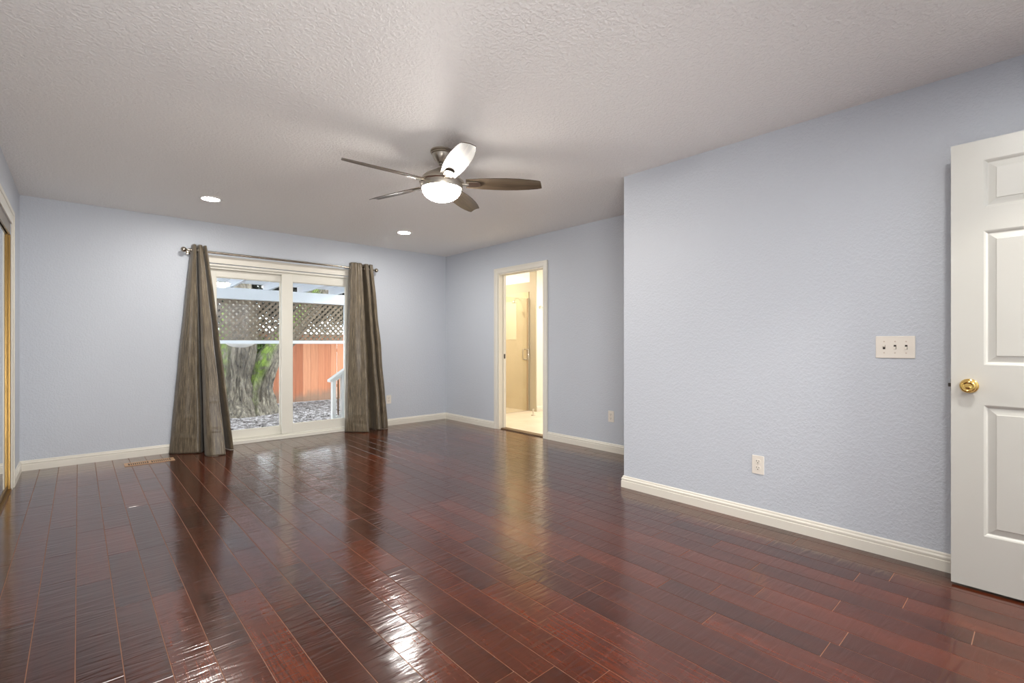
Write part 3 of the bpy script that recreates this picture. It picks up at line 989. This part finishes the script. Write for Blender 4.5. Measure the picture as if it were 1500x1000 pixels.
bm = bmesh.new(); box(bm, XR + 0.054, XR + 0.069, DY0 + 0.024, DY0 + 0.0255, 0.80, 0.93)
for kz in range(4):
    box(bm, XR + 0.052, XR + 0.071, DY0 + 0.0255, DY0 + 0.029, 0.81 + kz * 0.032, 0.825 + kz * 0.032)
obj('edge_pull', bm, M['bronze'], pp)
bm = bmesh.new(); box(bm, XR + 0.084, XR + 0.108, DY1 - 0.0205, DY1 - 0.018, 0.930, 0.990)
obj('strike_plate', bm, M['slot'], bd)
obj('threshold', bx(XR + 0.03, XR + WT + 0.01, DY0, DY1, 0.0, 0.012), M['bronze'], bd, bevel=0.003)

BX0, BX1, BY0, BY1 = XR + WT, 6.7, 3.5, 6.75
SX = 5.63
bm = bmesh.new()
box(bm, XR + 0.031, BX1, BY0, BY1, -0.06, 0.0)
struct('floor_bathroom', bm, M['tile'], 'cream tiled bathroom floor beyond the doorway', 'floor')
bm = bx(BX0, BX1, BY0, BY1, H, H + 0.1)
struct('ceiling_bathroom', bm, M['bath_wall'], 'warm white bathroom ceiling', 'ceiling')
bm = bmesh.new()
box(bm, BX1, BX1 + 0.1, BY0, BY1, 0, H)
box(bm, BX0, BX1, BY0 - 0.1, BY0, 0, H)
box(bm, BX0, BX1 + 0.1, BY1, BY1 + 0.1, -0.45, H)
box(bm, BX0 - 0.12, BX0, YB + 0.14, BY1 + 0.1, -0.45, H)
box(bm, BX0 - 0.001, BX0 + 0.012, DY1 + 0.07, BY1, 0, H)
struct('wall_bathroom', bm, M['bath_wall'], 'warm white bathroom walls', 'wall')
bm = bmesh.new()
box(bm, SX + 0.02, BX1, 5.65, BY1, 0, H)
struct('wall_bathroom_wing', bm, M['bath_wall'], 'bright white bathroom wall with the robe hook, right of the shower', 'wall')
bm = bmesh.new()
box(bm, SX, SX + 0.02, 5.65, 5.80, 0, H)
box(bm, SX, SX + 0.02, 5.80, BY1, 2.00, 2.165)
struct('wall_bathroom_side', bm, M['bath_tan'], 'taupe bathroom wall strip over and beside the shower glass', 'wall')
bm = bmesh.new(); box(bm, SX, SX + 0.02, 5.80, BY1, 2.165, H)
struct('bright_patch_panel', bm, M['white'], 'white panel standing in for a bright lit patch above the taupe shower band', 'panel')  # white colour stands in for a brightly lit area
bm = bmesh.new()
box(bm, SX - 0.002, SX + 0.02, 5.83, BY1, 0, 2.00)
box(bm, BX0 + 0.012, SX - 0.002, BY1 - 0.02, BY1, 0, 2.0)
wsh = struct('wall_shower', bm, M['shower_tile'], 'beige tiled shower wall behind the glass', 'wall')
bm = bmesh.new(); sweep(bm, BP, [(SX + 0.02, 5.65), (BX1, 5.65)], [(0, -1), (0, -1)])
struct('baseboard_bathroom', bm, M['bath_wall'], 'white baseboard under the robe hook wall in the bathroom', 'baseboard')

sd = thing('shower_door', 'clear glass shower door with chrome pull, seen through the doorway', 'shower door', (5.2, 5.815, 0))
obj('glass_panel', bx(4.27, 5.585, 5.810, 5.818, 0.012, 1.885), M['shower_glass'], sd)
bm = bmesh.new()
box(bm, 5.600, 5.627, 5.800, 5.826, 0.0, 1.90)
obj('wall_channel', bm, M['chrome'], sd, bevel=0.002)
bm = bmesh.new()
box(bm, 5.585, 5.600, 5.804, 5.824, 0.012, 1.89)
M['seal'] = mat('amber_vinyl_seal', srgb(165, 138, 104), 0.5)[0]
obj('edge_seal', bm, M['seal'], sd)
obj('bottom_rail', bx(4.27, 5.600, 5.804, 5.824, 0.0, 0.014), M['chrome'], sd)
bm = bmesh.new()
hx, hy = 5.565, 5.81
tube(bm, [(hx, hy, 1.035)] + [(hx, hy - 0.030 - 0.02 * math.sin(a), 1.035 - 0.02 * (1 - math.cos(a))) for a in (0.3, 0.8, 1.57)] + [(hx, hy - 0.05, 0.95)] + [(hx, hy - 0.030 - 0.02 * math.sin(a), 0.865 + 0.02 * (1 - math.cos(a))) for a in (1.57, 0.8, 0.3)] + [(hx, hy, 0.865)], 0.008, 10)
obj('pull_handle', bm, M['chrome'], sd, smooth=True)
bm = bmesh.new()
q = [(hx - 0.095 + 0.02, hy - 0.014, 1.035), (hx - 0.02, hy - 0.014, 1.035), (hx, hy - 0.014, 1.015), (hx, hy - 0.014, 0.885), (hx - 0.02, hy - 0.014, 0.865), (hx - 0.075, hy - 0.014, 0.865), (hx - 0.095, hy - 0.014, 0.885), (hx - 0.095, hy - 0.014, 1.015), (hx - 0.075, hy - 0.014, 1.035)]
tube(bm, q, 0.008, 8)
obj('pull_loop', bm, M['nickel'], sd, smooth=True)

bm = bmesh.new()
tube(bm, [(SX - 0.002, 6.02, 1.86), (SX - 0.06, 6.02, 1.90), (SX - 0.12, 6.02, 1.895), (SX - 0.15, 6.02, 1.85)], 0.008, 10)
lathe(bm, [(0.0, 0.03), (0.012, 0.028), (0.02, 0.0), (0.04, -0.02), (0.04, -0.026), (0, -0.026)], 20, Matrix.Translation((SX - 0.155, 6.02, 1.835)))
obj('shower_head', bm, M['chrome'], wsh, smooth=True)['label'] = 'chrome shower head on curved arm'

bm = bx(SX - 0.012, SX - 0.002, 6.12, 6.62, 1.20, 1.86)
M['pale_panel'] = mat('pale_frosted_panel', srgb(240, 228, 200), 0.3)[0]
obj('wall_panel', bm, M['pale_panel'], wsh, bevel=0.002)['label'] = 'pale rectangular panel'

rh = thing('robe_hook', 'small chrome robe hook on the bright bathroom wall', 'hook', (5.715, 5.65, 1.735))
bm = bmesh.new(); lathe(bm, [(0.022, 0), (0.022, 0.006), (0.012, 0.01), (0, 0.01)], 20, Matrix.Translation((5.715, 5.65, 1.735)) @ Matrix.Rotation(PI / 2, 4, 'X'))
obj('hook_base', bm, M['chrome'], rh, smooth=True)
bm = bmesh.new(); tube(bm, [(5.70, 5.64, 1.735), (5.70, 5.61, 1.735), (5.70, 5.598, 1.75), (5.70, 5.595, 1.77)], 0.006, 8)
tube(bm, [(5.70, 5.64, 1.735), (5.76, 5.61, 1.74), (5.77, 5.60, 1.77)], 0.006, 8)
obj('prong', bm, M['chrome'], rh, smooth=True)

ds = thing('door_stop', 'tiny chrome stop standing on the bathroom floor beside the shower', 'door stop', (5.30, 5.38, 0))
bm = bmesh.new(); lathe(bm, [(0.035, 0), (0.035, 0.006), (0.014, 0.012), (0.012, 0.085), (0.018, 0.09), (0.018, 0.11), (0, 0.112)], 20, Matrix.Translation((5.30, 5.38, 0)))
obj('post', bm, M['chrome'], ds, smooth=True)

def disc_lamp(name, x, y, r_, m, label):
    t = thing(name, label, 'ceiling lamp', (x, y, H))
    bm = bmesh.new(); lathe(bm, [(r_, 0), (r_ + 0.02, 0), (r_ + 0.02, -0.02), (r_, -0.024)], 36, cap=False)
    obj('rim', bm, M['white'], t, smooth=True, local=True)
    bm = bmesh.new(); lathe(bm, [(r_, -0.001), (r_, -0.022), (r_ * 0.7, -0.035), (0, -0.04)], 36)
    obj('lens', bm, m, t, smooth=True, local=True)
disc_lamp('bathroom_lamp', 5.35, 4.6, 0.16, M['bath_lamp'], 'lit round ceiling lamp inside the bathroom')
disc_lamp('shower_lamp', 5.0, 6.3, 0.09, M['shower_lamp'], 'lit round ceiling lamp inside the shower')
disc_lamp('hall_fill_lamp', 2.6, -1.3, 0.16, M['hall_fill_lamp'], 'added fill lamp on the unseen hall ceiling behind the viewer')  # unseen lamp added to send more light in through the entry

# ------------------------------------------------------------------ outdoors
G = -0.45
bm = bmesh.new()
NX, NY = 70, 60
gx0, gx1, gy0, gy1 = -6.0, 12.0, YB + 0.14, 14.2
vs = [[bm.verts.new((gx0 + (gx1 - gx0) * i / NX, gy0 + (gy1 - gy0) * j / NY, 0)) for i in range(NX + 1)] for j in range(NY + 1)]
for row in vs:
    for v in row:
        v.co.z = G + 0.03 * noise.noise(v.co * 1.3) - 0.015
for j in range(NY):
    for i in range(NX):
        bm.faces.new((vs[j][i], vs[j][i + 1], vs[j + 1][i + 1], vs[j + 1][i]))
struct('ground', bm, M['soil'], 'bare mulched garden ground outside the patio door', 'ground', smooth=True)

rnd = random.Random(5)
bm = bmesh.new()
KEEP_OUT = [(2.60, 12.0, 0.62), (3.02, 12.05, 0.62), (2.42, 13.05, 0.45), (3.22, 13.05, 0.45), (3.985, 9.37, 0.12), (-2.55, 9.37, 0.12)]
CUBE = [(-1, -1, -1), (0.7, -1, -1), (1, 1, -1), (-1, 1, -1), (-0.6, -1, 1), (1, -1, 1), (1, 0.5, 1), (-1, 1, 1)]
for k in range(9000):
    y = rnd.uniform(9.5, 13.3)
    x = rnd.uniform(0.15 * y - 0.6, 0.43 * y + 0.6)
    z = G + 0.03 * noise.noise(Vector((x, y, 0)) * 1.3) - 0.015
    l, w_, h_ = rnd.uniform(0.02, 0.055), rnd.uniform(0.012, 0.03), rnd.uniform(0.006, 0.016)
    mt = Matrix.Translation((x, y, z + 0.012)) @ Matrix.Rotation(rnd.uniform(0, 6.3), 4, 'Z') @ Matrix.Rotation(rnd.uniform(-0.5, 0.5), 4, 'X')
    if any((x - a) ** 2 + (y - b) ** 2 < r_ * r_ for a, b, r_ in KEEP_OUT):
        continue
    v = [bm.verts.new(mt @ Vector((c[0] * l, c[1] * w_, c[2] * h_))) for c in CUBE]
    for i in ((0, 3, 2, 1), (4, 5, 6, 7), (0, 1, 5, 4), (1, 2, 6, 5), (2, 3, 7, 6), (3, 0, 4, 7)):
        bm.faces.new([v[q] for q in i])
tag(obj('mulch', bm, M['chip']), 'grey wood mulch spread around the tree and along the fence', 'mulch', None, 'stuff')

# fence
fe = thing('fence', 'tall orange cedar board fence behind the tree', 'fence', (4.0, 13.4, G))
bm = bmesh.new()
tl = bm.loops.layers.float_color.new('tone')
x = -5.0
rnd = random.Random(3)
while x < 11.5:
    wd = rnd.uniform(0.165, 0.205)
    yo = rnd.uniform(0, 0.012)
    v, fs = box(bm, x, x + wd - 0.006, 13.40 + yo, 13.42 + yo, G + 0.02, 1.40 + rnd.uniform(-0.01, 0.01))
    tn = rnd.random()
    for f in fs:
        for l in f.loops:
            l[tl] = (tn, tn, tn, 1)
    x += wd
obj('boards', bm, M['cedar'], fe)
for z in (-0.1, 0.9):
    obj('rail', bx(-5, 11.5, 13.434, 13.475, z, z + 0.09), M['cedar'], fe)

# tree: one trunk dividing into two heavy stems
def limb(bm, lay, pts, rads, seed, moss_dir, seg=110, amp=0.05):
    pts = [Vector(p) for p in pts]
    n = 90
    P, Q = crom(pts, n), crom([(r_, 0, 0) for r_ in rads], n)
    rings = []
    info = []
    for i, p in enumerate(P):
        t = (P[min(i + 1, n)] - P[max(i - 1, 0)]).normalized()
        s = t.cross(Vector((0, 1, 0))).normalized()
        u = s.cross(t).normalized()
        ring = []
        for k in range(seg):
            a = 2 * PI * k / seg
            d = math.cos(a) * s + math.sin(a) * u
            q = p + d * Q[i].x
            ridge = noise.noise(Vector((d.x * 5.5 + seed, d.y * 5.5, q.z * 1.6))) + 0.9 * noise.noise(Vector((d.x * 14 + seed, d.y * 14, q.z * 3.5)))
            lump = noise.noise(q * 1.5 + Vector((seed, 0, 0)))
            vv = bm.verts.new(q + d * (amp * ridge + 0.07 * lump))
            mo = max(0.0, min(1.0, d.dot(Vector(moss_dir)) * 1.5 - 0.35 + 0.7 * lump))
            vv[lay] = mo
            ring.append(vv)
        rings.append(ring)
    for a, b in zip(rings, rings[1:]):
        for k in range(seg):
            bm.faces.new((a[k], a[(k + 1) % seg], b[(k + 1) % seg], b[k]))
    bm.faces.new(rings[-1])
tr = thing('tree', 'big old tree with mossy forked trunk in front of the fence', 'tree', (2.8, 12.0, G))
bm = bmesh.new()
lay = bm.verts.layers.float.new('moss')
limb(bm, lay, [(2.62, 12.0, -0.55), (2.60, 12.0, -0.25), (2.60, 12.0, 0.2), (2.62, 12.0, 0.8), (2.66, 12.0, 1.4), (2.60, 12.1, 2.4), (2.5, 12.2, 3.6)], [0.52, 0.40, 0.31, 0.31, 0.34, 0.30, 0.24], 1.0, (-0.95, 0.35, 0.1))
obj('trunk', bm, M['bark'], tr, smooth=True, ang=180)
bm = bmesh.new()
lay = bm.verts.layers.float.new('moss')
limb(bm, lay, [(3.02, 12.05, -0.55), (3.02, 12.05, -0.2), (3.06, 12.05, 0.2), (3.25, 12.1, 0.7), (3.62, 12.15, 1.2), (4.15, 12.2, 1.9), (4.7, 12.3, 2.8)], [0.55, 0.38, 0.27, 0.27, 0.26, 0.23, 0.19], 4.0, (-0.62, -0.35, 0.72))
st_ = obj('stem', bm, M['bark'], tr, smooth=True, ang=180)
st_['label'] = 'leaning stem covered with bright green moss'

def leaves(bm, n, c, rad, size, rnd):
    for k in range(n):
        while True:
            d = Vector((rnd.uniform(-1, 1), rnd.uniform(-1, 1), rnd.uniform(-1, 1)))
            if 0.3 < d.length < 1:
                break
        p = Vector(c) + Vector((d.x * rad[0], d.y * rad[1], d.z * rad[2]))
        s = size * rnd.uniform(0.6, 1.3)
        q = [Vector((0, -s * 0.5, 0)), Vector((s * 0.28, 0, 0.1 * s)), Vector((0, s * 0.5, 0)), Vector((-s * 0.28, 0, 0.1 * s))]
        mt = Matrix.Rotation(rnd.uniform(0, 6.3), 3, 'Z') @ Matrix.Rotation(rnd.uniform(-1.2, 1.2), 3, 'X') @ Matrix.Rotation(rnd.uniform(-1.2, 1.2), 3, 'Y')
        bm.faces.new([bm.verts.new(p + mt @ v) for v in q])
rnd = random.Random(21)
bm = bmesh.new()
for c in ((1.2, 12.9, 2.55), (2.3, 13.0, 2.5), (3.3, 12.9, 2.65), (4.3, 12.9, 2.45), (5.3, 12.8, 2.6), (0.3, 12.9, 2.45), (6.2, 12.8, 2.45)):
    leaves(bm, 3000, c, (0.85, 0.55, 0.95), 0.13, rnd)
for c, n in (((3.55, 12.9, 1.80), 420), ((4.8, 12.9, 1.85), 420), ((5.5, 12.9, 1.85), 420), ((2.0, 12.9, 1.75), 420)):
    leaves(bm, n, c, (0.6, 0.4, 0.42), 0.11, rnd)
obj('foliage', bm, M['darkleaf'], tr)

def shrub(x, y, z0, rad, n, size, label):
    t = thing('shrub', label, 'shrub', (x, y, G), 0, 'shrubs behind the tree')
    rr = random.Random(int(x * 100))
    bm = bmesh.new(); leaves(bm, n, (x, y, z0), rad, size, rr)
    obj('foliage', bm, M['leaf'], t)
    bm = bmesh.new()
    for k in range(7):
        tube(bm, [(x + rr.uniform(-0.05, 0.05), y, G - 0.02), (x + rr.uniform(-0.2, 0.2), y + rr.uniform(-0.1, 0.1), (z0 + G) / 2), (x + rr.uniform(-rad[0], rad[0]) * 0.7, y + rr.uniform(-0.15, 0.15), z0 + 0.2)], 0.014, 6)
    obj('stem', bm, M['bark'], t, smooth=True)
shrub(2.42, 13.05, 0.75, (0.32, 0.28, 0.62), 2000, 0.10, 'bright green shrub at the left of the mossy trunk')
shrub(3.22, 13.05, 0.95, (0.32, 0.25, 0.42), 1700, 0.10, 'bright green shrub between the two trunks')

# patio cover
pc = thing('patio_cover', 'pale painted wooden patio roof with open rafters outside the door', 'patio cover', (2.0, 9.4, G))
obj('beam', bx(-2.6, 3.94, 9.30, 9.44, 1.895, 2.09), M['patio'], pc, bevel=0.004)
for k in range(11):
    x = -2.35 + 0.61 * k + 0.02
    bm = bmesh.new()
    v, f = box(bm, x, x + 0.045, YB + 0.145, 9.75, 2.10, 2.24)
    for q in v:
        q.co.z += 0.10 * (9.4 - q.co.y) / 3.2
    obj('rafter', bm, M['patio'], pc)
bm = bmesh.new()
v, f = box(bm, -2.6, 4.1, YB + 0.145, 9.85, 2.245, 2.275)
for q in v:
    q.co.z += 0.10 * (9.4 - q.co.y) / 3.2
obj('roof_boards', bm, M['roof'], pc)
for x in (-2.55, 3.985):
    obj('post', bx(x - 0.045, x + 0.045, 9.325, 9.415, G - 0.05, 2.095), M['patio'], pc, bevel=0.003)

# lattice screen under the beam
ls = thing('lattice_screen', 'weathered diagonal lattice screen hung below the patio beam', 'lattice', (2.0, 9.4, 1.13))
LX0, LX1, LZ0, LZ1 = -2.5, 3.90, 1.185, 1.89
def strips(bm, sgn, y0, y1, pitch=0.105, wd=0.041):
    n = int((LX1 - LX0 + (LZ1 - LZ0)) / pitch) + 2
    hw = wd / 2 * math.sqrt(2)
    for k in range(-1, n):
        c = (LX0 - (LZ1 - LZ0) if sgn > 0 else LX0) + k * pitch
        # line x = c + sgn*(z - LZ0); clip to panel
        pts = []
        quad = [(c - hw, LZ0), (c + hw, LZ0), (c + sgn * (LZ1 - LZ0) + hw, LZ1), (c + sgn * (LZ1 - LZ0) - hw, LZ1)]
        poly = quad
        for lim, keep in ((LX0, 1), (LX1, -1)):
            out = []
            for i in range(len(poly)):
                a, b = poly[i], poly[(i + 1) % len(poly)]
                ia, ib = (a[0] - lim) * keep >= 0, (b[0] - lim) * keep >= 0
                if ia: out.append(a)
                if ia != ib:
                    t = (lim - a[0]) / (b[0] - a[0])
                    out.append((lim, a[1] + t * (b[1] - a[1])))
            poly = out
            if not poly: break
        if len(poly) < 3: continue
        A = [bm.verts.new((x, y0, z)) for x, z in poly]
        B = [bm.verts.new((x, y1, z)) for x, z in poly]
        bm.faces.new(A); bm.faces.new(B)
        for i in range(len(poly)):
            j = (i + 1) % len(poly)
            bm.faces.new((A[i], A[j], B[j], B[i]))
bm = bmesh.new()
strips(bm, 1, 9.345, 9.356)
strips(bm, -1, 9.362, 9.373)
obj('lattice_strips', bm, M['lattice'], ls)
obj('bottom_rail', bx(LX0, LX1 + 0.035, 9.33, 9.385, 1.128, 1.186), M['patio'], ls, bevel=0.003)

# hanging bowl
hb = thing('hanging_bowl', 'round white bowl hanging just under the lattice rail', 'bowl', (2.10, 9.50, 1.128))
bm = bmesh.new()
prof = [(0.0, 1.058), (0.06, 1.061), (0.12, 1.072), (0.18, 1.094), (0.225, 1.125), (0.245, 1.16), (0.25, 1.17), (0.243, 1.17), (0.20, 1.13), (0.12, 1.09), (0, 1.075)]
lathe(bm, prof, 40, Matrix.Translation((2.15, 9.64, 0)))
obj('bowl', bm, M['white'], hb, smooth=True)
bm = bmesh.new()
for a in (0.4, 2.5, 4.6):
    tube(bm, [(2.15 + 0.245 * math.cos(a), 9.64 + 0.245 * math.sin(a), 1.165), (2.15, 9.64, 1.62)], 0.003, 6)
tube(bm, [(2.15, 9.64, 1.61), (2.15, 9.64, 2.12)], 0.003, 6)
obj('chain', bm, M['bronze'], hb)

# white stair rail outside at the right
rl = thing('stair_railing', 'white stair railing rising outside, beside the right curtain', 'railing', (3.2, 7.5, G))
def slope(bm, x0, x1, zt0, zb0, y0, y1, k=0.66):
    v, f = box(bm, x0, x1, y0, y1, zb0, zt0)
    for q in v:
        q.co.z += k * (q.co.x - x0)
bm = bmesh.new(); slope(bm, 2.905, 4.1, 0.565, 0.525, 7.44, 7.56)
obj('handrail', bm, M['white'], rl, bevel=0.004)
bm = bmesh.new(); slope(bm, 3.008, 4.1, -0.02, -0.12, 7.475, 7.525, 0.45)
obj('bottom_rail', bm, M['white'], rl)
bm = bmesh.new(); slope(bm, 3.008, 4.1, 0.59, 0.535, 7.475, 7.525)
obj('top_rail', bm, M['white'], rl)
for (xa, xb) in ((2.952, 3.008), (3.098, 3.180), (3.290, 3.36), (3.46, 3.53), (3.63, 3.70), (3.80, 3.87)):
    bm = bmesh.new()
    v, f = box(bm, xa, xb, 7.465, 7.535, G - 0.03 if xa < 3 else -0.10 + 0.45 * (xa - 3.0), 0.53)
    for q in v:
        if q.co.z > 0.3: q.co.z += 0.66 * (q.co.x - 2.905)
    obj('baluster', bm, M['white'], rl, bevel=0.002)
bm = bmesh.new()
for xc in (3.055, 3.235, 3.41):
    v, f = box(bm, xc - 0.008, xc + 0.008, 7.49, 7.51, -0.07 + 0.45 * (xc - 3.0), 0.53)
    for q in v:
        if q.co.z > 0.3: q.co.z += 0.66 * (q.co.x - 2.905)
rb = obj('slim_baluster', bm, M['bronze'], rl)
rb['label'] = 'thin dark balusters in the gaps'
# stair flight that carries the railing, below the sill
stp = thing('garden_stairs', 'pale steps climbing beside the house under the white railing', 'stairs', (3.6, 7.1, G))
for k in range(4):
    obj('step', bx(3.05 + 0.28 * k, 3.05 + 0.28 * (k + 1), 6.75, 7.46, G - 0.03, G + 0.16 * (k + 1) - 0.25 + 0.1), M['concrete'], stp, bevel=0.005)
